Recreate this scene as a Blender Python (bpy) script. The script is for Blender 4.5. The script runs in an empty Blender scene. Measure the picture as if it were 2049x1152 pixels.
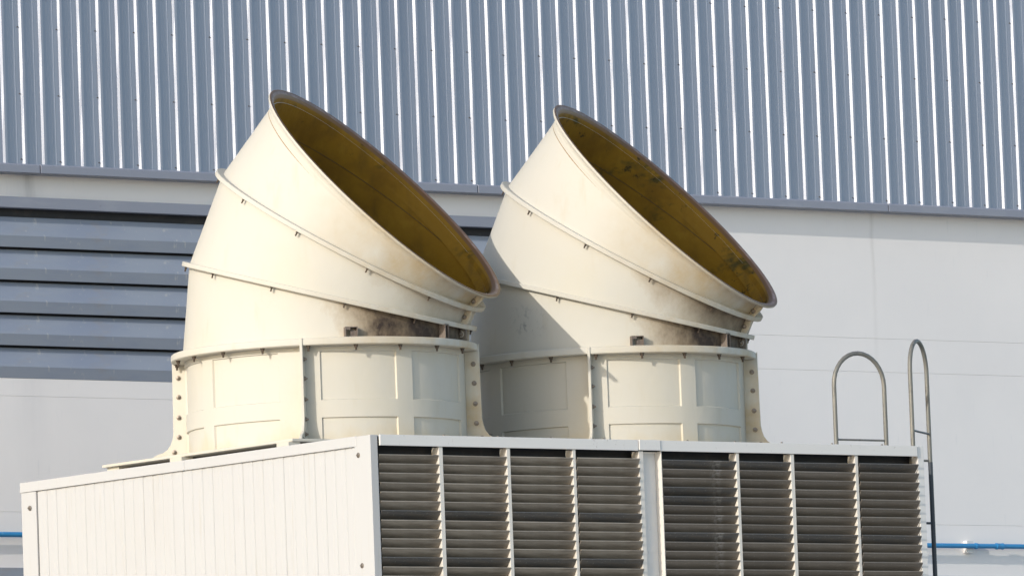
import bpy, math, random
from mathutils import Vector, Matrix
random.seed(7)
rad = math.radians
sc = bpy.context.scene
COL = sc.collection

# ------------------------------------------------------------------ camera
cd = bpy.data.cameras.new('camera'); cam = bpy.data.objects.new('camera', cd); COL.objects.link(cam)
cd.sensor_width = 36; cd.lens = 281.1; cd.clip_start = .5; cd.clip_end = 3000
phi = math.atan(.037); pit = rad(5.4373)
R0 = Vector((1, 0, 0)); Fv = Vector((0, math.cos(pit), math.sin(pit))); U0 = Vector((0, -math.sin(pit), math.cos(pit)))
cx = math.cos(phi) * R0 - math.sin(phi) * U0; cy = math.sin(phi) * R0 + math.cos(phi) * U0
M = Matrix((cx, cy, -Fv)).transposed().to_4x4(); M.translation = Vector((0, 0, 1.7)); cam.matrix_world = M
sc.camera = cam

# ------------------------------------------------------------------ world, sun, exposure
YAW = rad(37.7)                       # tower and wall run this far round from the x axis
GRAZE, ELEV = rad(13.5), rad(19.1)    # sun against the wall face, sun above the horizon
uu = Vector((math.cos(YAW), math.sin(YAW), 0)); vv = Vector((-math.sin(YAW), math.cos(YAW), 0))
sdir = (-uu * math.cos(GRAZE) - vv * math.sin(GRAZE)) * math.cos(ELEV) + Vector((0, 0, math.sin(ELEV)))
w = bpy.data.worlds.new('World'); sc.world = w; w.use_nodes = True
nt = w.node_tree; bg = nt.nodes['Background']
sky = nt.nodes.new('ShaderNodeTexSky'); sky.sky_type = 'NISHITA'; sky.sun_disc = False
sky.sun_elevation = ELEV; sky.sun_rotation = math.atan2(sdir.x, sdir.y)
sky.air_density = 1.0; sky.dust_density = .9; sky.ozone_density = 1.0
nt.links.new(sky.outputs[0], bg.inputs[0]); bg.inputs[1].default_value = .15
sl = bpy.data.lights.new('sun', 'SUN'); sl.energy = 2.0; sl.angle = rad(.5); sl.color = (1, .94, .85)
so = bpy.data.objects.new('sun', sl); COL.objects.link(so); so.rotation_euler = sdir.to_track_quat('Z', 'Y').to_euler()
so.location = (-30, 20, 40)
vs = sc.view_settings; vs.view_transform = 'Standard'; vs.look = 'None'; vs.gamma = 1; vs.use_curve_mapping = False
vs.exposure = 0.64

# ------------------------------------------------------------------ materials
def mat(name, base, rough=.6, metal=0., spec=.5, layers=(), bump=None, objcol=0.):
    """layers: (kind, scale(x,y,z), lo, hi, colour, strength) noise-driven stains over the base colour"""
    m = bpy.data.materials.new(name); m.use_nodes = True
    t = m.node_tree; N = t.nodes; L = t.links; b = N['Principled BSDF']
    b.inputs['Roughness'].default_value = rough; b.inputs['Metallic'].default_value = metal
    b.inputs['Specular IOR Level'].default_value = spec
    rgb = N.new('ShaderNodeRGB'); rgb.outputs[0].default_value = (*base, 1); cur = rgb.outputs[0]
    tc = N.new('ShaderNodeTexCoord')
    if objcol:
        oi = N.new('ShaderNodeObjectInfo'); mx = N.new('ShaderNodeMix'); mx.data_type = 'RGBA'; mx.blend_type = 'MULTIPLY'
        mx.inputs[0].default_value = objcol; L.new(cur, mx.inputs[6]); L.new(oi.outputs['Color'], mx.inputs[7]); cur = mx.outputs[2]
    for (scl, lo, hi, c, st) in layers:
        mp = N.new('ShaderNodeMapping'); mp.inputs['Scale'].default_value = scl; L.new(tc.outputs['Object'], mp.inputs[0])
        no = N.new('ShaderNodeTexNoise'); no.inputs['Scale'].default_value = 1; no.inputs['Detail'].default_value = 6
        no.inputs['Roughness'].default_value = .6
        L.new(mp.outputs[0], no.inputs[0])
        mr = N.new('ShaderNodeMapRange'); mr.interpolation_type = 'SMOOTHSTEP'
        mr.inputs[1].default_value = lo; mr.inputs[2].default_value = hi; mr.inputs[4].default_value = st
        L.new(no.outputs[0], mr.inputs[0])
        mx = N.new('ShaderNodeMix'); mx.data_type = 'RGBA'; L.new(mr.outputs[0], mx.inputs[0]); L.new(cur, mx.inputs[6])
        mx.inputs[7].default_value = (*c, 1); cur = mx.outputs[2]
    L.new(cur, b.inputs['Base Color'])
    if bump:
        scl, dist = bump
        mp = N.new('ShaderNodeMapping'); mp.inputs['Scale'].default_value = scl; L.new(tc.outputs['Object'], mp.inputs[0])
        no = N.new('ShaderNodeTexNoise'); no.inputs['Scale'].default_value = 1; no.inputs['Detail'].default_value = 4
        L.new(mp.outputs[0], no.inputs[0])
        bp = N.new('ShaderNodeBump'); bp.inputs['Distance'].default_value = dist; bp.inputs['Strength'].default_value = 1
        L.new(no.outputs[0], bp.inputs['Height']); L.new(bp.outputs[0], b.inputs['Normal'])
    m['cur'] = cur.node.name
    return m

def mathn(t, op, a, b=None, c=None, clamp=False):
    n = t.nodes.new('ShaderNodeMath'); n.operation = op; n.use_clamp = clamp
    for i, x in enumerate((a, b, c)):
        if x is None: continue
        if isinstance(x, (int, float)): n.inputs[i].default_value = x
        else: t.links.new(x, n.inputs[i])
    return n.outputs[0]

def overlay(m, fac, colour):
    """mix colour over a material's base colour by a node output"""
    t = m.node_tree; b = t.nodes['Principled BSDF']; src = b.inputs['Base Color'].links[0].from_socket
    mx = t.nodes.new('ShaderNodeMix'); mx.data_type = 'RGBA'; t.links.new(fac, mx.inputs[0]); t.links.new(src, mx.inputs[6])
    mx.inputs[7].default_value = (*colour, 1); t.links.new(mx.outputs[2], b.inputs['Base Color'])

def noise(t, scl, detail=5):
    tc = t.nodes.new('ShaderNodeTexCoord'); mp = t.nodes.new('ShaderNodeMapping'); mp.inputs['Scale'].default_value = scl
    t.links.new(tc.outputs['Object'], mp.inputs[0])
    no = t.nodes.new('ShaderNodeTexNoise'); no.inputs['Scale'].default_value = 1; no.inputs['Detail'].default_value = detail
    no.inputs['Roughness'].default_value = .65
    t.links.new(mp.outputs[0], no.inputs[0]); return no.outputs[0]

def xyz(t):
    tc = t.nodes.new('ShaderNodeTexCoord'); s = t.nodes.new('ShaderNodeSeparateXYZ'); t.links.new(tc.outputs['Object'], s.inputs[0])
    return s.outputs

CREAM = (.55, .522, .455)
def cream(name, **k):
    return mat(name, CREAM, .62, spec=.2, layers=[((1.3, 1.3, .9), .45, .75, (.55, .50, .38), .4), ((7, 7, 1.2), .56, .8, (.47, .39, .25), .30), ((50, 50, 40), .72, .78, (.25, .2, .14), .3)],
               bump=((2.2, 2.2, 2.2), .012), **k)
m_cream = cream('cream_frp')
m_drum = cream('cream_drum')
for mm in (m_cream,):
    t = mm.node_tree; X, Y, Z = xyz(t)                       # amber weathering towards the throat of the bend
    f = mathn(t, 'MULTIPLY', mathn(t, 'SUBTRACT', X, .35), .9, clamp=True)
    f = mathn(t, 'MULTIPLY', f, mathn(t, 'MULTIPLY', mathn(t, 'SUBTRACT', noise(t, (1.8, 1.8, 1.8)), .38), 3.2, clamp=True))
    overlay(mm, mathn(t, 'MULTIPLY', f, .8), (.45, .31, .13))
t = m_drum.node_tree; X, Y, Z = xyz(t)                       # rusty yellow wash low on the drum
f = mathn(t, 'MULTIPLY_ADD', Z, -2.6, 1.0); f = mathn(t, 'ADD', f, mathn(t, 'MULTIPLY_ADD', noise(t, (1.6, 1.6, .8)), 2.4, -1.55))
overlay(m_drum, mathn(t, 'MULTIPLY', mathn(t, 'MAXIMUM', mathn(t, 'MINIMUM', f, 1.), 0.), .6), (.50, .36, .15))

def sooty(name, c, n, x0, gain, drop, strength):
    """soot drifting out below a flange plane (centre c, normal n) on the hood's inner side"""
    m = cream(name); t = m.node_tree; X, Y, Z = xyz(t)
    d = mathn(t, 'ADD', mathn(t, 'MULTIPLY', mathn(t, 'SUBTRACT', c[0], X), n[0]), mathn(t, 'MULTIPLY', mathn(t, 'SUBTRACT', c[2], Z), n[2]))
    f = mathn(t, 'MULTIPLY', mathn(t, 'SUBTRACT', X, x0), gain)
    f = mathn(t, 'SUBTRACT', f, mathn(t, 'MULTIPLY', d, drop))
    f = mathn(t, 'ADD', f, mathn(t, 'MULTIPLY_ADD', noise(t, (2.5, 2.5, 2.5)), .9, -.45))
    f = mathn(t, 'ADD', f, mathn(t, 'MULTIPLY_ADD', noise(t, (34, 34, 20)), .30, -.15))
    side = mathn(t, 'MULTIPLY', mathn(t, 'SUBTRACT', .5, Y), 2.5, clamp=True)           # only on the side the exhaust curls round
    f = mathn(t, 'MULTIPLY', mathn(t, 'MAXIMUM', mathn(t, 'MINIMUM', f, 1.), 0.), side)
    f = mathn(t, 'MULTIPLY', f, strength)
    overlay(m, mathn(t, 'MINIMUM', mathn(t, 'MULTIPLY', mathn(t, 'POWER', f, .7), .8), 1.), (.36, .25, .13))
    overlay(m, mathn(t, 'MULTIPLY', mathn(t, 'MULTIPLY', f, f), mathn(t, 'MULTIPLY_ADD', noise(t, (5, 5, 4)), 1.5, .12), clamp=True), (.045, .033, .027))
    return m
def shell_in(name, blotch):
    return mat(name, (.27, .142, .012), .6, spec=.15, layers=[((1.2, 1.2, 1.2), .42, .66, (.17, .085, .010), .8), ((5, 5, 5), .5, .75, (.36, .20, .02), .5), ((4, 4, .8), .5, .72, (.12, .07, .015), .55),
                 ((1.6, 1.6, 3), .60 - blotch, .70 - blotch, (.045, .045, .015), .85), ((7, 7, 7), .66 - blotch, .72 - blotch, (.03, .025, .012), .8)], bump=((6, 6, 6), .01))
M_SHELL_IN = shell_in('ochre_inside', 0.); M_SHELL_IN2 = shell_in('ochre_inside_blotched', .045)
m_lip = mat('worn_lip', (.20, .115, .075), .5, layers=[((8, 8, 8), .45, .7, (.36, .27, .24), .6), ((3, 3, 3), .5, .7, (.15, .08, .03), .7)])
m_rim = mat('amber_rim', (.17, .078, .018), .5, layers=[((5, 5, 5), .45, .7, (.13, .07, .03), .7)])
m_bolt = mat('steel_bolt', (.22, .19, .16), .45, .5, layers=[((60, 60, 60), .5, .7, (.20, .10, .05), .6)])
m_stud = mat('dark_stud', (.085, .062, .045), .55, .4)
m_finsoot = mat('sooty_fin', (.20, .165, .125), .6, layers=[((6, 6, 6), .4, .65, (.06, .045, .035), .8)])
m_seam = mat('laminate_seam', (.075, .042, .012), .7)
m_brk = mat('grey_bracket', (.16, .13, .11), .6, .2, layers=[((20, 20, 20), .5, .7, (.06, .045, .04), .7)])
m_white = mat('white_paint_dimmed', (.49, .486, .478), .6, spec=.25, layers=[((.9, .9, .5), .5, .8, (.47, .455, .43), .4), ((22, 22, 1.2), .56, .74, (.42, .39, .33), .35), ((50, 50, 50), .71, .77, (.28, .2, .13), .5)], bump=((5, 5, 1), .002))  # casing white, colour darkened to offset the sun on the left face
m_trim = mat('white_trim', (.72, .70, .67), .40, layers=[((3, 3, 9), .55, .8, (.62, .59, .55), .5), ((30, 30, 14), .64, .74, (.36, .30, .25), .55)], bump=((6, 6, 6), .0015))  # same casing white, colour kept lighter for the barely sunlit front
m_post = mat('post_paint', (.70, .66, .60), .42, layers=[((18, 18, 5), .55, .8, (.48, .41, .32), .5)])
m_slat = mat('slat_metal', (.33, .285, .23), .45, .12, objcol=1., layers=[((2.2, 9, 9), .45, .68, (.15, .12, .09), .7), ((40, 40, 60), .60, .70, (.34, .31, .27), .5)])
m_slat2 = mat('slat_metal_limed', (.33, .285, .23), .45, .12, objcol=1., layers=[((2.2, 9, 9), .45, .68, (.15, .12, .09), .7), ((40, 40, 60), .60, .70, (.34, .31, .27), .5)])
t = m_slat2.node_tree; X, Y, Z = xyz(t)                      # lime run beside the right end of this bay
f = mathn(t, 'SUBTRACT', 1., mathn(t, 'DIVIDE', mathn(t, 'ABSOLUTE', mathn(t, 'SUBTRACT', X, mathn(t, 'MULTIPLY_ADD', noise(t, (1, 1, 1)), .2, .60))), .09), clamp=True)
oi = t.nodes.new('ShaderNodeObjectInfo')
f = mathn(t, 'MULTIPLY', f, mathn(t, 'MULTIPLY', mathn(t, 'SUBTRACT', noise(t, (30, 30, 30)), .42), 6., clamp=True))
overlay(m_slat2, mathn(t, 'MULTIPLY', f, mathn(t, 'MULTIPLY_ADD', oi.outputs['Random'], .7, .15)), (.42, .40, .37))
m_dark = mat('dark_inside', (.035, .036, .042), .7, layers=[((6, 6, 6), .55, .75, (.08, .07, .065), .6)])
m_clad = mat('cladding_metal', (.33, .36, .43), .40, .35, layers=[((1.0, 1, .12), .4, .75, (.28, .305, .37), .5), ((9, 9, .25), .55, .8, (.31, .36, .44), .35)], bump=((1.2, 1.2, .5), .003))
m_flash = mat('flashing_paint', (.26, .275, .33), .5, layers=[((2, 2, 8), .5, .75, (.34, .35, .39), .5), ((9, 9, 9), .66, .76, (.16, .14, .13), .5)])
m_vent = mat('vent_paint', (.29, .32, .375), .42, layers=[((.8, 1.1, 2.5), .42, .68, (.235, .27, .35), .7), ((2, 6, 6), .55, .72, (.30, .28, .26), .5), ((14, 14, 5), .62, .70, (.50, .48, .45), .6)], bump=((3, 3, 3), .003))
m_wall = mat('wall_render', (.86, .82, .79), .8, layers=[((.35, 1, .35), .4, .7, (.79, .755, .735), .5), ((14, 14, 2), .60, .8, (.56, .56, .57), .25), ((18, 18, 18), .765, .79, (.2, .17, .14), .6)], bump=((1.6, 1.6, 1.6), .006))
t = m_wall.node_tree; X, Y, Z = xyz(t)                        # two run-off streaks and a broad soft darker band on the render
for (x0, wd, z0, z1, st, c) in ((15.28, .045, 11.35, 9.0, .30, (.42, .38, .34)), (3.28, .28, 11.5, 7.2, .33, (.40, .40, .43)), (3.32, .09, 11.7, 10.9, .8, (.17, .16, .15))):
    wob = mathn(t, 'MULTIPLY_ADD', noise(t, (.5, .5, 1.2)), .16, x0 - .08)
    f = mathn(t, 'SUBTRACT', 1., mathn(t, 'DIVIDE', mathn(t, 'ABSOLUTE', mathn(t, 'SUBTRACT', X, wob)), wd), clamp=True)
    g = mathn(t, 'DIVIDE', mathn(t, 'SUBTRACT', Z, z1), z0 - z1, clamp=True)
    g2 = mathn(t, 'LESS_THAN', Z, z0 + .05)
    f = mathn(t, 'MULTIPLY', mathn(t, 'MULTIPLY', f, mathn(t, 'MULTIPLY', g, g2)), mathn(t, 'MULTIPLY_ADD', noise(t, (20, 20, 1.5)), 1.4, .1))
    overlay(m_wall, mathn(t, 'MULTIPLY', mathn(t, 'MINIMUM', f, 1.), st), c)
m_pipe = mat('blue_pvc', (.035, .24, .50), .35, layers=[((14, 14, 14), .6, .75, (.16, .35, .52), .6)])
m_galv = mat('galvanised_tube', (.19, .185, .165), .55, .3, layers=[((14, 14, 5), .45, .7, (.29, .265, .22), .6), ((25, 25, 9), .55, .7, (.11, .10, .085), .7)])
m_grdark = mat('dark_paint_tube', (.045, .052, .062), .45, .1, layers=[((14, 14, 5), .6, .75, (.13, .12, .11), .5)])
m_ground = mat('ground_concrete', (.44, .41, .37), .9, layers=[((.3, .3, .3), .4, .7, (.36, .34, .31), .6)])

# ------------------------------------------------------------------ mesh helpers
class MB:
    def __init__(s): s.v = []; s.f = []; s.m = []
    def add(s, vs, fs, mi=0):
        o = len(s.v); s.v += [tuple(p) for p in vs]; s.f += [tuple(i + o for i in q) for q in fs]; s.m += [mi] * len(fs); return s
    def box(s, a, b, mi=0):
        (x0, y0, z0), (x1, y1, z1) = a, b
        return s.add([(x0, y0, z0), (x1, y0, z0), (x1, y1, z0), (x0, y1, z0), (x0, y0, z1), (x1, y0, z1), (x1, y1, z1), (x0, y1, z1)],
                     [(0, 3, 2, 1), (4, 5, 6, 7), (0, 1, 5, 4), (1, 2, 6, 5), (2, 3, 7, 6), (3, 0, 4, 7)], mi)
    def prism(s, prof, axis, a, b, mi=0):
        """closed profile (list of 2d) swept along axis 'x' or 'z'"""
        n = len(prof)
        mk = (lambda p, t: (t, p[0], p[1])) if axis == 'x' else (lambda p, t: (p[0], p[1], t))
        vs = [mk(p, a) for p in prof] + [mk(p, b) for p in prof]
        return s.add(vs, [tuple(range(n))[::-1], tuple(range(n, 2 * n))] + [(i, (i + 1) % n, n + (i + 1) % n, n + i) for i in range(n)], mi)
    def tube(s, pts, r, n=12, cap=True, mi=0):
        pts = [Vector(p) for p in pts]; rings = []; ref = None
        for i, p in enumerate(pts):
            d = (pts[min(i + 1, len(pts) - 1)] - pts[max(i - 1, 0)]).normalized()
            if ref is None:
                ref = d.orthogonal().normalized()
            ref = (ref - d * ref.dot(d)).normalized(); q = d.cross(ref)
            rr = r[i] if isinstance(r, (list, tuple)) else r
            rings.append([p + (ref * math.cos(k * 2 * math.pi / n) + q * math.sin(k * 2 * math.pi / n)) * rr for k in range(n)])
        vs = [p for R in rings for p in R]; fs = []
        for i in range(len(rings) - 1):
            for k in range(n):
                fs.append((i * n + k, i * n + (k + 1) % n, (i + 1) * n + (k + 1) % n, (i + 1) * n + k))
        if cap: fs += [tuple(range(n))[::-1], tuple((len(rings) - 1) * n + k for k in range(n))]
        return s.add(vs, fs, mi)
    def loops(s, rings, closed=False, mis=None):
        """rings of equal length joined; closed joins the last ring to the first"""
        n = len(rings[0]); o = len(s.v); s.v += [tuple(p) for R in rings for p in R]
        m = len(rings); last = m if closed else m - 1
        for i in range(last):
            j = (i + 1) % m
            for k in range(n):
                s.f.append((o + i * n + k, o + i * n + (k + 1) % n, o + j * n + (k + 1) % n, o + j * n + k)); s.m.append(mis[i] if mis else 0)
        return s
    def build(s, name, mats, parent=None, smooth=None, loc=None, rot=None):
        me = bpy.data.meshes.new(name); me.from_pydata(s.v, [], s.f)
        for m in (mats if isinstance(mats, (list, tuple)) else [mats]): me.materials.append(m)
        me.polygons.foreach_set('material_index', s.m)
        me.validate()
        import bmesh
        bm = bmesh.new(); bm.from_mesh(me); bmesh.ops.recalc_face_normals(bm, faces=bm.faces); bm.to_mesh(me); bm.free()
        if smooth:
            me.shade_smooth(); me.set_sharp_from_angle(angle=rad(smooth))
        return link(name, me, parent, loc, rot)

def link(name, me, parent=None, loc=None, rot=None):
    o = bpy.data.objects.new(name, me); COL.objects.link(o)
    if parent: o.parent = parent
    if loc: o.location = loc
    if rot: o.rotation_euler = rot
    return o
def tag(o, label=None, cat=None, group=None, kind=None):
    if label: o['label'] = label
    if cat: o['category'] = cat
    if group: o['group'] = group
    if kind: o['kind'] = kind
    return o
def bevel(o, wd=.003, seg=2):
    b = o.modifiers.new('bevel', 'BEVEL'); b.width = wd; b.segments = seg; b.limit_method = 'ANGLE'; b.angle_limit = rad(40)
    b.harden_normals = False; return o

K = Vector((-1.40542, 75.98407, 7.58688))      # near top corner of the tower casing
TOPZ = K.z
# ------------------------------------------------------------------ setting
g = MB().add([(-1500, -1500, 0), (1500, -1500, 0), (1500, 1500, 0), (-1500, 1500, 0)], [(0, 1, 2, 3)]).build('ground', m_ground); tag(g, kind='structure')
HT = 3.4                                        # casing height
d = MB().box((-1.6, -1.6, .004), (8.6, 8.2, TOPZ - HT)).build('roof_deck', m_ground, loc=(K.x, K.y, 0), rot=(0, 0, YAW)); tag(d, kind='structure')

# ------------------------------------------------------------------ factory building behind
B0 = K + vv * 10.5
bld = bpy.data.objects.new('factory_building', None); COL.objects.link(bld); bld.location = (B0.x, B0.y, 0); bld.rotation_euler = (0, 0, YAW)
tag(bld, 'factory wall with blue-grey ribbed metal cladding above and white render below, behind the cooling tower', 'building')
U_A, U_B = -6.0, 27.0
V0, V1 = -3.0, 11.0                             # vent extent
def Zr(r): return TOPZ + r
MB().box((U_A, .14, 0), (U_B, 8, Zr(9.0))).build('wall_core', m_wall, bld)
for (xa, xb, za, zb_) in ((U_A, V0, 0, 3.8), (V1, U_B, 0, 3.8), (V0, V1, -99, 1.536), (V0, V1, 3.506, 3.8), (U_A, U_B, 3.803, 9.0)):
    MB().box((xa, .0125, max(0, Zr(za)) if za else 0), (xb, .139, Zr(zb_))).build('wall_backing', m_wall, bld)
# render panels, joints recessed
seams = [Zr(3.80), Zr(2.27), Zr(1.875), Zr(.088), Zr(-.53)]
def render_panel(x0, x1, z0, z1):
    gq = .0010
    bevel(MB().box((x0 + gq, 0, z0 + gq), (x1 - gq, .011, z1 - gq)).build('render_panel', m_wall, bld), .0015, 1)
for i in range(len(seams) - 1):
    z1, z0 = seams[i], seams[i + 1]
    for (x0, x1) in ((V1, 19.5), (19.5, U_B)):
        render_panel(x0, x1, z0, z1)
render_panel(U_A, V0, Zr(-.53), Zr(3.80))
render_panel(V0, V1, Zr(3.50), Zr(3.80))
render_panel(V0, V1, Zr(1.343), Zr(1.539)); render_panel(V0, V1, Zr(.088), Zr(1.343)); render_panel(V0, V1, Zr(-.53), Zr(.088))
# plinth cladding low on the wall
MB().box((U_A, -.035, 0), (U_B, .0, Zr(-.517))).build('base_cladding', m_vent, bld)
for i in range(44): 
    x = U_A + .4 + i * .75
    MB().box((x, -.041, Zr(-.56)), (x + .012, -.034, Zr(-.55))).build('screw', m_stud, bld) if 2 < x < 5 else None
# cladding sheets
PITCH = .25555; RIB0 = 3.189 - .012 - 24 * PITCH
zs = [Zr(3.80) + .02 + .35 * k for k in range(16)]
def clad_sheet(k):
    mb = MB(); prof = []
    for r in range(4):
        o = r * PITCH
        prof += [(o, 0), (o + .0155, -.030), (o + .046, -.030), (o + .054, 0), (o + .105, 0), (o + .109, -.0018), (o + .113, 0), (o + .148, 0), (o + .151, -.0015), (o + .154, 0),
                 (o + .186, 0), (o + .189, -.0022), (o + .193, -.0022), (o + .196, 0)]
    prof.append((4 * PITCH, 0))
    x0 = RIB0 + k * 4 * PITCH
    rows = []
    for z in zs:
        row = []
        for j, (x, y) in enumerate(prof):
            jit = random.uniform(-.0016, .0016) if y < -.01 or j % 14 == 0 else 0
            row.append((x0 + x + jit, -.10 + y + (random.uniform(-.0010, .0010) if abs(y) > .01 or j % 14 == 0 else 0), z))
        rows.append(row)
    n = len(prof)
    vs = [p for R in rows for p in R]
    fs = [(i * n + j, i * n + j + 1, (i + 1) * n + j + 1, (i + 1) * n + j) for i in range(len(rows) - 1) for j in range(n - 1)]
    mb.add(vs, fs)
    o = mb.build('cladding_sheet', m_clad, bld)
    return o, x0
screw_bm = MB().tube([(0, 0, 0), (0, -.008, 0), (0, -.010, 0)], [.0065, .0065, .003], 8); screw_me = None
srows = [3.90, 4.62, 5.36, 6.1]
for k in range(0, 22):
    o, x0 = clad_sheet(k)
    for r in range(4):
        idx = k * 4 + r
        if idx % 2: continue
        for z in srows:
            xx = x0 + r * PITCH - .016 + random.uniform(-.004, .004)
            if not 2.6 < xx < 18.5: continue
            if screw_me is None:
                s0 = screw_bm.build('screw', m_stud, o); screw_me = s0.data
            else: s0 = link('screw', screw_me, o)
            s0.location = (xx, -.10, Zr(z) + random.uniform(-.01, .01))
# flashing below the cladding: folded strips with open joints
prev = U_A
for x in (3.337, 9.3, 15.37, 21.4, U_B):
    bevel(MB().prism([(.0, Zr(3.752)), (-.205, Zr(3.752)), (-.205, Zr(3.835)), (-.185, Zr(3.850)), (-.10, Zr(3.852)), (0, Zr(3.852))], 'x', prev + .007, x - .007).build('drip_flashing', m_flash, bld), .004, 2)
    prev = x
# vent with big blades
vent = MB().box((V0, .10, Zr(1.539)), (V1, .13, Zr(3.50))).build('vent', m_dark, bld)
bevel(MB().box((V0, -.062, Zr(3.385)), (V1, .029, Zr(3.505))).build('vent_frame', m_flash, vent), .004, 1)
bl = None
for i in range(5):
    zb = Zr(3.318 - .356 * (i + 1)) 
    for (x0, x1) in ((V0, V1),):
        P = [(.026, 0.0), (-.004, .122), (.095, .336), (.107, .336), (.012, .120), (.038, 0.0)]
        if i == 5: P = P
        o = bevel(MB().prism([(y - .03, z) for y, z in P], 'x', x0, x1 - .003).build('vent_slat', m_vent, vent, loc=(0, 0, zb), rot=(0, 0, 0)), .003, 1)
# blue pipe along the wall
pz, py = Zr(-.165), -.105
pipe = MB().tube([(U_A + 1, py, pz), (5, py, pz), (10, py, pz), (16.3, py, pz), (U_B, py, pz)], .029, 16).build('water_pipe', m_pipe, None, smooth=50, loc=bld.location, rot=(0, 0, YAW))
pe = bpy.data.objects.new('water_pipe', None); COL.objects.link(pe); pe.location = bld.location; pe.rotation_euler = (0, 0, YAW)
pipe.name = 'pipe_run'; pipe.parent = pe; pipe.location = (0, 0, 0); pipe.rotation_euler = (0, 0, 0); pe.name = 'water_pipe'
tag(pe, 'thin bright blue plastic pipe running level along the white wall', 'pipe')
for x in (4.9, 10.7, 16.53, 22.3):
    bevel(MB().box((x - .05, -.074, pz - .08), (x + .05, -.002, pz + .065)).build('bracket', m_trim, pe), .003, 1)
    MB().tube([(x + .05, py, pz), (x + .075, py, pz)], .036, 16).build('clip', m_pipe, pe, smooth=50)
MB().tube([(16.90, py, pz), (16.92, py, pz), (16.93, py, pz), (16.99, py, pz), (17.0, py, pz), (17.02, py, pz)], [.036, .040, .036, .036, .040, .036], 18).build('coupling', m_pipe, pe, smooth=50)

# ------------------------------------------------------------------ cooling tower casing
LU, LV = 6.93, 5.96
tw = bpy.data.objects.new('cooling_tower', None); COL.objects.link(tw); tw.location = (K.x, K.y, TOPZ - HT); tw.rotation_euler = (0, 0, YAW)
tag(tw, 'large white cooling tower casing with grey louvred front carrying the two hoods', 'cooling tower')
def T(r): return HT + r
# inner tank
MB().box((.10, .20, 0), (LU - .03, LV - .03, T(-.02))).build('inner_casing', m_dark, tw)
MB().box((.03, .03, T(-.018)), (LU - .02, LV - .02, T(-.006))).build('top_deck', m_white, tw)
MB().box((.03, LV - .028, 0), (LU - .01, LV, T(-.02))).build('back_panel', m_white, tw)
# left face: ribbed panels
pw = .1695; nP = 32
for i in range(nP):
    v0 = .265 + i * pw
    if v0 + pw > 5.70: break
    dd = random.uniform(-.0012, .0012)
    P = [(.095, v0 + .0012), (.030 + dd, v0 + .0012), (.030 + dd, v0 + .008), (.0255 + dd, v0 + .012), (.0255 + dd, v0 + .066), (.028 + dd, v0 + .069), (.028 + dd, v0 + .073),
         (.0255 + dd, v0 + .076), (.0255 + dd, v0 + .122), (.030 + dd, v0 + .128), (.030 + dd, v0 + pw - .0012), (.095, v0 + pw - .0012)]
    MB().prism(P, 'z', 0, T(-.080)).build('wall_panel', m_white, tw)
# left face trim, two lengths
for (a, b) in ((.228, 3.074), (3.078, LV + .004)):
    bevel(MB().box((0, a, T(-.100)), (.018, b, T(0))).build('top_trim', m_white, tw), .003)
bevel(MB().box((.012, 5.698, 0), (.034, LV, T(-.102))).build('corner_post', m_white, tw), .003)
c1 = bevel(MB().prism([(.004, .262), (.004, .004), (.090, .004), (.090, .03), (.026, .03), (.026, .262)], 'z', 0, T(-.004)).build('corner_post', m_white, tw), .004)
# screws down the corner posts
def screw_on_left(v, z, par):
    o = MB().tube([(0, 0, 0), (-.006, 0, 0), (-.010, 0, 0), (-.022, 0, 0)], [.026, .026, .013, .011], 10).build('screw', m_bolt, par, smooth=40, loc=(.006, v, z))
for z in (-.16, -.185, -1.24): screw_on_left(.20, T(z), c1) if z != -.16 else None
screw_on_left(5.80, T(-.265), c1)
# louvre face
edges = [(.105, .817), (.865, 1.639), (1.681, 2.447), (2.484, 3.262), (3.545, 4.493), (4.531, 5.190), (5.235, 6.024), (6.063, 6.838)]
posts = [(.817, .865), (1.639, 1.681), (2.447, 2.484), (3.268, 3.322), (4.493, 4.531), (5.190, 5.235), (6.024, 6.063)]
ZB = -2.18
for (a, b) in posts:
    o = bevel(MB().box((a, .002, T(ZB)), (b, .118, T(-.108))).build('louvre_post', m_post, tw), .002, 1)
bevel(MB().box((3.540, .0, T(ZB)), (3.552, .118, T(-.108))).build('louvre_post', m_post, tw), .002, 1)
MB().box((3.325, .09, T(ZB)), (3.538, .115, T(-.108))).build('joint_column', m_trim, tw)
bevel(MB().box((6.850, .004, 0), (LU, .10, T(.002))).build('corner_post', m_trim, tw), .004)
MB().box((LU - .012, .10, 0), (LU, LV, T(-.004))).build('end_panel', m_white, tw)
bevel(MB().box((.112, -.010, T(-.105)), (3.258, .012, T(0))).build('top_trim', m_trim, tw), .003)
bevel(MB().box((3.266, -.018, T(-.100)), (3.528, .012, T(.002))).build('joint_cap', m_trim, tw), .003)
bevel(MB().box((3.536, -.010, T(-.105)), (6.838, .012, T(0))).build('top_trim', m_trim, tw), .003)
bevel(MB().box((.105, .004, 0), (6.845, .03, T(ZB) - .003)).build('skirt_panel', m_trim, tw), .003)
for x in (.9, 1.55, 2.2, 2.85, 3.9, 4.5, 5.1, 5.75, 6.4):
    MB().tube([(0, 0, 0), (0, 0, .009), (0, 0, .014)], [.012, .012, .006], 8).build('screw', m_bolt, tw, loc=(x, .02, T(0)))
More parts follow.
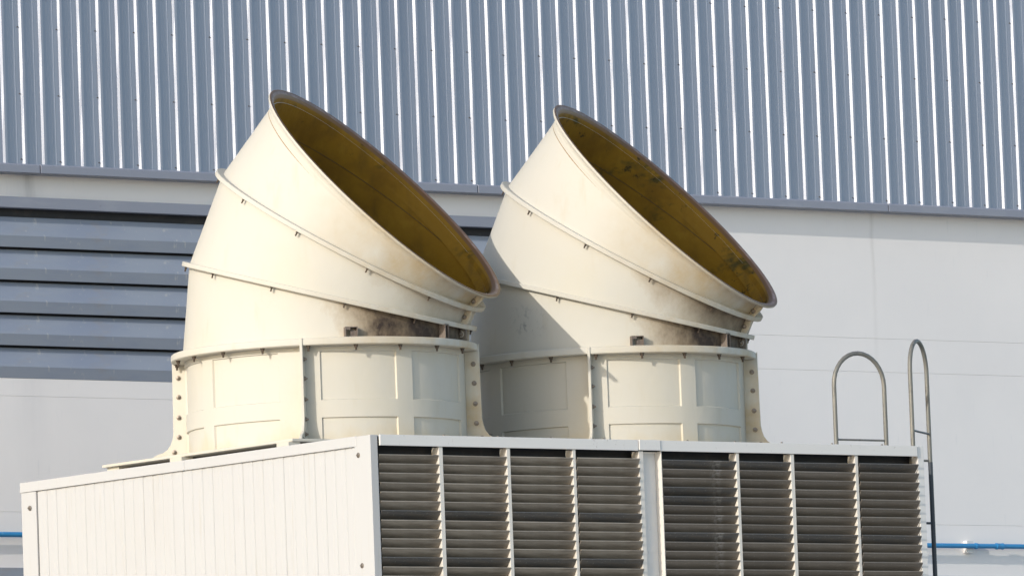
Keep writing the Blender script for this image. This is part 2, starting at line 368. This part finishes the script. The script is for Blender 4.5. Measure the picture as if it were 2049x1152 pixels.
# slats: share one mesh per bay
def slat_mesh(w):
    P = []
    n = 7
    for i in range(n):
        q = i / (n - 1); P.append((.0 + .066 * q ** 1.75, -.088 * q + .006 * math.sin(math.pi * q)))
    back = [(y + .004, z + .0035) for y, z in P[::-1]]
    prof = [(-.003, -.006)] + P[1:] + back[:-1] + [(.006, .003), (-.001, .004)]
    mb = MB().prism(prof, 'x', .002, w - .002)
    me = mb.build('slat_tmp', m_slat).data
    bpy.data.objects.remove(bpy.data.objects['slat_tmp']); me.shade_smooth(); me.set_sharp_from_angle(angle=rad(30)); return me
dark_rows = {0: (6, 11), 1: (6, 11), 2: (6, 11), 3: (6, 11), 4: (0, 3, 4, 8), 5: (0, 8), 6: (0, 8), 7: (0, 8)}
for b, (x0, x1) in enumerate(edges):
    me = slat_mesh(x1 - x0)
    if b == 4: me.materials[0] = m_slat2
    pro = -.022 if b in (3, 7) else .002
    for r in range(22):
        o = link('louvre_slat', me, tw, loc=(x0 + random.uniform(-.002, .002), pro + random.uniform(-.002, .002) + (.0), T(-.190 - .0893 * r + random.uniform(-.0025, .0025))),
                 rot=(random.uniform(-.035, .035), random.uniform(-.003, .003), 0))
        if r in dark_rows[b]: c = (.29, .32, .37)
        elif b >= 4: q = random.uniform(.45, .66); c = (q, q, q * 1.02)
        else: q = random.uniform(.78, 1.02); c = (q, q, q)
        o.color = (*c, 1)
# ------------------------------------------------------------------ hoods
RB = rad(-20.) - YAW                              # bend direction in tower axes
def Rt(ang, r, z): return Vector((r * math.cos(ang), r * math.sin(ang), z))
NS = 144
def circ(c, tilt, r, off=0., n=NS):
    """circle centred c (x,z in the bend plane), tilted towards +x, shifted off along its normal"""
    nx, nz = math.sin(tilt), math.cos(tilt); out = []
    for k in range(n):
        a = 2 * math.pi * k / n; ca, sa = math.cos(a), math.sin(a)
        out.append((c[0] + r * ca * nz + off * nx, r * sa, c[1] - r * ca * nx + off * nz))
    return out
RING_Z0, RING_Z1 = 1.035, 1.112
CS = [((.015, RING_Z1 - .01), 0.), ((.070, 1.651), rad(15.6)), ((.315, 2.196), rad(31.3)), ((.700, 2.635), rad(46.6))]
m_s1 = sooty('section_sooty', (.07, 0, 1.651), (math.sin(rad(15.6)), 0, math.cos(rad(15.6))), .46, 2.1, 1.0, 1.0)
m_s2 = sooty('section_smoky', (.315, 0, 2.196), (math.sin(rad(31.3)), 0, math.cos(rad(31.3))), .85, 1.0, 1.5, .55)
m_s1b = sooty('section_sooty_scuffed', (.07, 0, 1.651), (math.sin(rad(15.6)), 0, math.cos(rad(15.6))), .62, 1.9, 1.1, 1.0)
t = m_s1b.node_tree; X, Y, Z = xyz(t)                        # faint rubbed marks on the shaded flank
fx = mathn(t, 'SUBTRACT', 1., mathn(t, 'DIVIDE', mathn(t, 'ABSOLUTE', mathn(t, 'ADD', X, .36)), .26), clamp=True)
fz = mathn(t, 'SUBTRACT', 1., mathn(t, 'DIVIDE', mathn(t, 'ABSOLUTE', mathn(t, 'SUBTRACT', Z, 1.42)), .20), clamp=True)
fn = mathn(t, 'MULTIPLY', mathn(t, 'SUBTRACT', noise(t, (22, 22, 16), 3), .53), 9., clamp=True)
fy = mathn(t, 'LESS_THAN', Y, 0.)
overlay(m_s1b, mathn(t, 'MULTIPLY', mathn(t, 'MULTIPLY', mathn(t, 'MULTIPLY', fx, fz), mathn(t, 'MULTIPLY', fn, fy)), .75, clamp=True), (.16, .165, .17))
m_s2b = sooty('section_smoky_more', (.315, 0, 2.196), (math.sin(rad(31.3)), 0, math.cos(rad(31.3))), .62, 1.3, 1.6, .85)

ribang0 = rad(-52.3 - 45) - rad(-20.)             # the rib towards the viewer, in hood axes
ribs = [ribang0 + rad(90) * i for i in range(4)]
PLH = 1.62
def bolt_mesh():
    return MB().tube([(0, 0, 0), (0, 0, .005), (0, 0, .006), (0, 0, .018), (0, 0, .020), (0, 0, .032), (0, 0, .034)], [.026, .026, .018, .018, .010, .010, .006], 10)
def stud_mesh():
    return MB().tube([(0, 0, 0), (0, 0, -.006), (0, 0, -.007), (0, 0, -.026), (0, 0, -.027), (0, 0, -.055)], [.026, .026, .020, .019, .012, .011], 8)
def small_stud(): 
    return MB().tube([(0, 0, 0), (0, 0, -.014), (0, 0, -.015), (0, 0, -.048)], [.015, .014, .009, .008], 8)

def make_hood(name, loc, label, inmat, s1mat, s2mat):
    root = bpy.data.objects.new(name, None); COL.objects.link(root); root.location = loc; root.rotation_euler = (0, 0, rad(-20.))
    tag(root, label, 'exhaust hood', 'curved exhaust hoods on the cooling tower')
    bm_, st_, ss_ = [None], [None], [None]
    def put(cache, fn, par, M_, name='bolt', m=m_bolt):
        if cache[0] is None:
            o = fn().build(name, m, par, smooth=40); cache[0] = o.data
        else: o = link(name, cache[0], par)
        o.matrix_local = M_; return o
    # square base plate, aligned with the tower
    q = rad(37.7 + 20)
    z0, z1 = .045, .075
    o = bevel(MB().prism([(-PLH, -PLH), (PLH, -PLH), (PLH, PLH), (-PLH, PLH)], 'z', z0, z1).build('base_plate', m_cream, root), .006)
    o.rotation_euler = (0, 0, q); pl = o
    for (x, y) in ((-1.58, .30), (-1.58, -1.5), (-1.5, 1.5), (1.5, 1.5), (1.5, -1.5), (.2, -1.58)):
        MB().box((x - .07, y - .1, -.004), (x + .07, y + .1, z0 - .001)).build('spacer', m_cream, pl)
    # drum quarters with pressed panels
    RD = 1.402; zb, zt = z1, RING_Z0
    for i in range(4):
        a0 = ribs[i] + rad(.0); 
        cols = [(6.5, 38.5), (46.0, 79.5)]; rows = [(.10, .335), (.505, .985)]
        th = {0., 90.}
        for c0, c1_ in cols: th |= {c0, c0 + .35, c1_ - .35, c1_}
        th |= {x * 2. for x in range(1, 45)}
        th = sorted(th); zz = {zb, zt}
        for r0, r1 in rows: zz |= {r0, r0 + .008, r1 - .008, r1}
        zz = sorted(zz); grid = []
        for z in zz:
            row = []
            for a in th:
                ins = any(c0 + .3 < a < c1_ - .3 for c0, c1_ in cols) and any(r0 + .007 < z < r1 - .007 for r0, r1 in rows)
                row.append(Rt(a0 + rad(a), RD - (.020 if ins else 0), z))
            grid.append(row)
        n = len(th); mb = MB().add([p for R in grid for p in R], [(i_ * n + j, i_ * n + j + 1, (i_ + 1) * n + j + 1, (i_ + 1) * n + j) for i_ in range(len(zz) - 1) for j in range(n - 1)])
        inner = [[Rt(a0 + rad(a), RD - .035, z) for a in th] for z in (zb, zt)]
        mb.add([p for R in inner for p in R], [(j, j + 1, n + j + 1, n + j) for j in range(n - 1)], 1)
        mb.build('drum_panel', [m_drum, M_SHELL_IN], root, smooth=12)
    # top ring of the drum
    prof = [(1.385, RING_Z0), (1.525, RING_Z0), (1.535, RING_Z0 + .008), (1.537, RING_Z0 + .04), (1.533, RING_Z1 - .012), (1.522, RING_Z1 - .002), (1.385, RING_Z1)]
    ring = MB().loops([[Rt(2 * math.pi * k / NS, r, z) for k in range(NS)] for r, z in prof], True).build('ring_flange', m_cream, root, smooth=35)
    for k in range(20):
        a = ribs[0] + rad(2.5 + 18 * k)
        if min(abs(((a - r_) + math.pi) % (2 * math.pi) - math.pi) for r_ in ribs) < rad(2.2): a += rad(3)
        put(st_, stud_mesh, ring, Matrix.Translation(Rt(a, 1.49, RING_Z0)) @ Matrix.Rotation(random.uniform(-.08, .08), 4, 'X'), 'stud', m_stud)
    # ribs, flaring out at the foot
    for i, a in enumerate(ribs):
        out = [(1.548, 1.113), (1.548, 1.00), (1.552, .60), (1.556, .36), (1.566, .30), (1.585, .245), (1.62, .195), (1.665, .165), (1.72, .150), (1.76, .130), (1.80, .095), (1.82, .076)]
        ins = [(1.40, .076), (1.40, 1.03), (1.50, 1.034)]
        P = out + ins; n = len(P); hw = .014
        ca, sa = math.cos(a), math.sin(a)
        vs_ = [(r * ca - s * hw * sa, r * sa + s * hw * ca, z) for s in (-1, 1) for r, z in P]
        rb = MB().add(vs_, [tuple(range(n))[::-1], tuple(range(n, 2 * n))] + [(j, (j + 1) % n, n + (j + 1) % n, n + j) for j in range(n)]).build('rib', m_cream, root)
        bevel(rb, .003, 1)
        for (r, z) in ((1.487, .905), (1.49, .715), (1.494, .51), (1.498, .315), (1.55, .165), (1.68, .105)):
            for s in ((1,) if i == 0 else (-1, 1)):
                X_ = Vector((-sa * s, ca * s, 0)); p = Vector((r * ca, r * sa, z)) + X_ * hw
                Mx = Matrix.Translation(p) @ X_.to_track_quat('Z', 'Y').to_matrix().to_4x4()
                put(bm_, bolt_mesh, rb, Mx)
    # elbow sections
    RT = 1.430; mats_ = [s1mat, s2mat, m_cream]
    for i in range(3):
        (ca_, ta), (cb_, tb) = CS[i], CS[i + 1]
        nseg = 6; outer = []; inner = []
        for k in range(nseg + 1):
            q = k / nseg; c = ((1 - q) * ca_[0] + q * cb_[0], (1 - q) * ca_[1] + q * cb_[1]); tl = (1 - q) * ta + q * tb
            if i == 2 and k == nseg: c = (c[0] - .07 * math.sin(tl), c[1] - .07 * math.cos(tl))
            belly = -.012 * math.sin(math.pi * q)
            outer.append(circ(c, tl, RT + belly)); inner.append(circ(c, tl, RT - .020 + belly))
        mb = MB().loops(outer + inner[::-1], True, [0] * nseg + [0] + [1] * nseg + [0])
        sec = mb.build('elbow_section', [mats_[i], inmat], root, smooth=50)
        # seam fins at the inner and outer side of the bend
        for sgn in (1, -1):
            Pa, Pb = [], []
            for k in range(nseg + 1):
                q = k / nseg; q = .03 + (.80 if i == 2 else .94) * q; c = ((1 - q) * ca_[0] + q * cb_[0], (1 - q) * ca_[1] + q * cb_[1]); tl = (1 - q) * ta + q * tb
                e = Vector((math.cos(tl), 0, -math.sin(tl))) * sgn; C_ = Vector((c[0], 0, c[1]))
                Pa.append(C_ + e * (RT - .015)); Pb.append(C_ + e * (RT + (.055 if sgn > 0 else .022)))
            loop = Pa + Pb[::-1]; n = len(loop); hw = .016
            vs_ = [(p.x, s * hw, p.z) for s in (-1, 1) for p in loop]
            fin = MB().add(vs_, [tuple(range(n))[::-1], tuple(range(n, 2 * n))] + [(j, (j + 1) % n, n + (j + 1) % n, n + j) for j in range(n)]).build('seam_fin', m_finsoot if (i == 0 and sgn > 0) else m_cream, root)
            bevel(fin, .003, 1)
            if sgn > 0:
                mid = (Pa[nseg // 2] + Pb[nseg // 2]) / 2
                # moulded pad beside the fin carries one bolt
                pad = MB().tube([Vector((mid.x - .02, -hw, mid.z)), Vector((mid.x - .02, -hw - .004, mid.z))], .032, 12).build('pad', m_cream, fin)
                put(bm_, bolt_mesh, fin, Matrix.Translation((mid.x - .02, -hw - .004, mid.z)) @ Matrix.Rotation(rad(90), 4, 'X'))
        # flange at the top end of the section
        (c, tl) = CS[i + 1]
        if i < 2:
            RF = 1.503
            prof = [(RT - .018, -.024), (RF - .006, -.024), (RF, -.018), (RF + .001, .018), (RF - .006, .024), (RT - .018, .024)]
            fl = MB().loops([circ(c, tl, r, o_) for r, o_ in prof], True).build('joint_flange', m_cream, root, smooth=35)
            nb = 12
            for k in range(nb):
                a = -rad(70) + rad(-20.5) + 2 * math.pi * k / nb + (rad(1.5) if i else rad(-1)) + rad(random.uniform(-1, 1))
                p = Vector((c[0], 0, c[1])) + Vector((math.cos(a) * math.cos(tl), math.sin(a), -math.cos(a) * math.sin(tl))) * (RT + .036) + Vector((math.sin(tl), 0, math.cos(tl))) * -.024
                put(ss_, small_stud, fl, Matrix.Translation(p) @ Matrix.Rotation(tl, 4, 'Y'), 'stud', m_stud)
        else:
            # flared mouth lip: outside cream, inside worn
            prof = [(RT - .008, -.12), (RT + .001, -.058), (RT + .03, -.026), (RT + .078, -.020), (RT + .086, -.012), (RT + .087, .008), (RT + .080, .013), (RT + .058, .012), (RT + .030, .0), (RT + .004, -.030), (RT - .014, -.070), (RT - .024, -.12), (RT - .036, -.20)]
            MB().loops([circ(c, tl, r, o_) for r, o_ in prof], True, [0, 0, 0, 0, 0, 1, 1, 3, 1, 2, 2, 2, 2]).build('mouth_lip', [m_cream, m_rim, inmat, m_lip], root, smooth=50)
    # laminate seam running round inside the mouth
    (ca_, ta), (cb_, tb) = CS[2], CS[3]
    q = .60; c = ((1 - q) * ca_[0] + q * cb_[0], (1 - q) * ca_[1] + q * cb_[1]); tl = (1 - q) * ta + q * tb
    MB().loops([circ(c, tl, r_, o_) for r_, o_ in ((RT - .030, -.0035), (RT - .035, -.002), (RT - .035, .002), (RT - .030, .0035))]).build('inner_seam', m_seam, root)
    # support brackets standing on the ring against the first section
    for th_, wdt, hgt, opn in ((rad(11.5), .125, .095, 1), (rad(54), .06, .14, 0)):
        a = -rad(70) + th_
        br = MB(); w2 = wdt / 2
        br.box((-w2, -.002, 0), (-w2 + .008, .10, hgt)); br.box((w2 - .008, -.002, 0), (w2, .10, hgt)); br.box((-w2 + .008, -.002, hgt - .008), (w2 - .008, .10, hgt))
        if opn: br.box((-w2 + .008, -.001, hgt - .03), (-w2 + .05, .006, hgt - .008)); br.box((-w2 + .055, .03, 0), (w2 - .008, .04, hgt - .035))
        o = br.build('support_bracket', m_brk, root)
        p = Rt(a, RT + .092, RING_Z1); o.location = p; o.rotation_euler = (0, 0, a + rad(90))
    return root

zc = TOPZ
h1 = K + uu * 1.695 + vv * 2.98; h2 = K + uu * 5.27 + vv * 2.98
make_hood('exhaust_hood', (h1.x, h1.y, TOPZ), 'cream curved exhaust hood nearest the corner, its edge overlapping the hood beyond', M_SHELL_IN, m_s1, m_s2)
make_hood('exhaust_hood', (h2.x, h2.y, TOPZ), 'cream curved exhaust hood partly shadowed by its twin, beside the grab rail hoops', M_SHELL_IN2, m_s1b, m_s2b)

# ------------------------------------------------------------------ rails and ladder
def hoop(P0, dirv, w, z0, z1, z2=None, r=.024, n=16):
    """inverted U: leg foot P0, across dirv by w; foot heights z0 and z2"""
    pts = [Vector((P0.x, P0.y, z0)), Vector((P0.x, P0.y, z1 - w / 2))]
    for k in range(1, n):
        a = math.pi * k / n
        p = P0 + dirv * (w / 2 - w / 2 * math.cos(a)); pts.append(Vector((p.x, p.y, z1 - w / 2 + w / 2 * math.sin(a))))
    p = P0 + dirv * w; pts += [Vector((p.x, p.y, z1 - w / 2)), Vector((p.x, p.y, z0 if z2 is None else z2))]
    return pts
def at(u_, v_, z_=0.): return K + uu * u_ + vv * v_ + Vector((0, 0, z_))
def thing(name, loc, label, cat, group=None):
    e = bpy.data.objects.new(name, None); COL.objects.link(e); e.location = loc; tag(e, label, cat, group); return e
b0 = at(6.082, .35)
e1 = thing('grab_rail', (b0.x, b0.y, TOPZ), 'wide grey pipe hoop standing on the casing roof, left of the taller narrow one', 'grab rail')
dv = uu; Pz = Vector((0, 0, 0))
MB().tube(hoop(Pz, dv, .657, -.004, .957), .0225, 14).build('hoop', m_galv, e1, smooth=50)
MB().tube([dv * .02 + Vector((0, 0, .082)), dv * .637 + Vector((0, 0, .082))], .0105, 10).build('rung', m_galv, e1, smooth=50)
for q in (0, .657):
    MB().tube([dv * q + Vector((0, 0, -.004)), dv * q + Vector((0, 0, .004))], .05, 14).build('foot_plate', m_galv, e1)
b1 = at(7.04, .29)
ang = rad(90 - 18.2); dv2 = Vector((math.cos(ang), math.sin(ang), 0))
e2 = thing('access_ladder', (b1.x, b1.y, TOPZ - HT), 'tall narrow grey hoop with dark rail running down past the casing right end', 'ladder')
pts = hoop(Pz, dv2, .63, HT - .32, HT + 1.112, HT - .10)
MB().tube(pts, .0225, 14).build('hoop', m_galv, e2, smooth=50)
MB().tube([dv2 * .635 + Vector((0, 0, HT - .10)), dv2 * .64 + Vector((0, 0, HT - 1.3)), dv2 * .64], .0235, 14).build('rail', m_grdark, e2, smooth=50)
MB().tube([Vector((0, 0, HT - .32)), Vector((0, 0, 0))], .0235, 14).build('rail', m_grdark, e2, smooth=50)
MB().tube([dv2 * .02 + Vector((0, 0, HT + .187)), dv2 * .61 + Vector((0, 0, HT + .187))], .0105, 10).build('rung', m_grdark, e2, smooth=50)
for z_, m_ in ((-.085, m_galv), (-.72, m_grdark), (-1.4, m_grdark), (-2.1, m_grdark)):
    p = dv2 * .632 + Vector((0, 0, HT + z_)); MB().tube([p, p - uu * .57], .0125, 10).build('standoff', m_, e2, smooth=50)
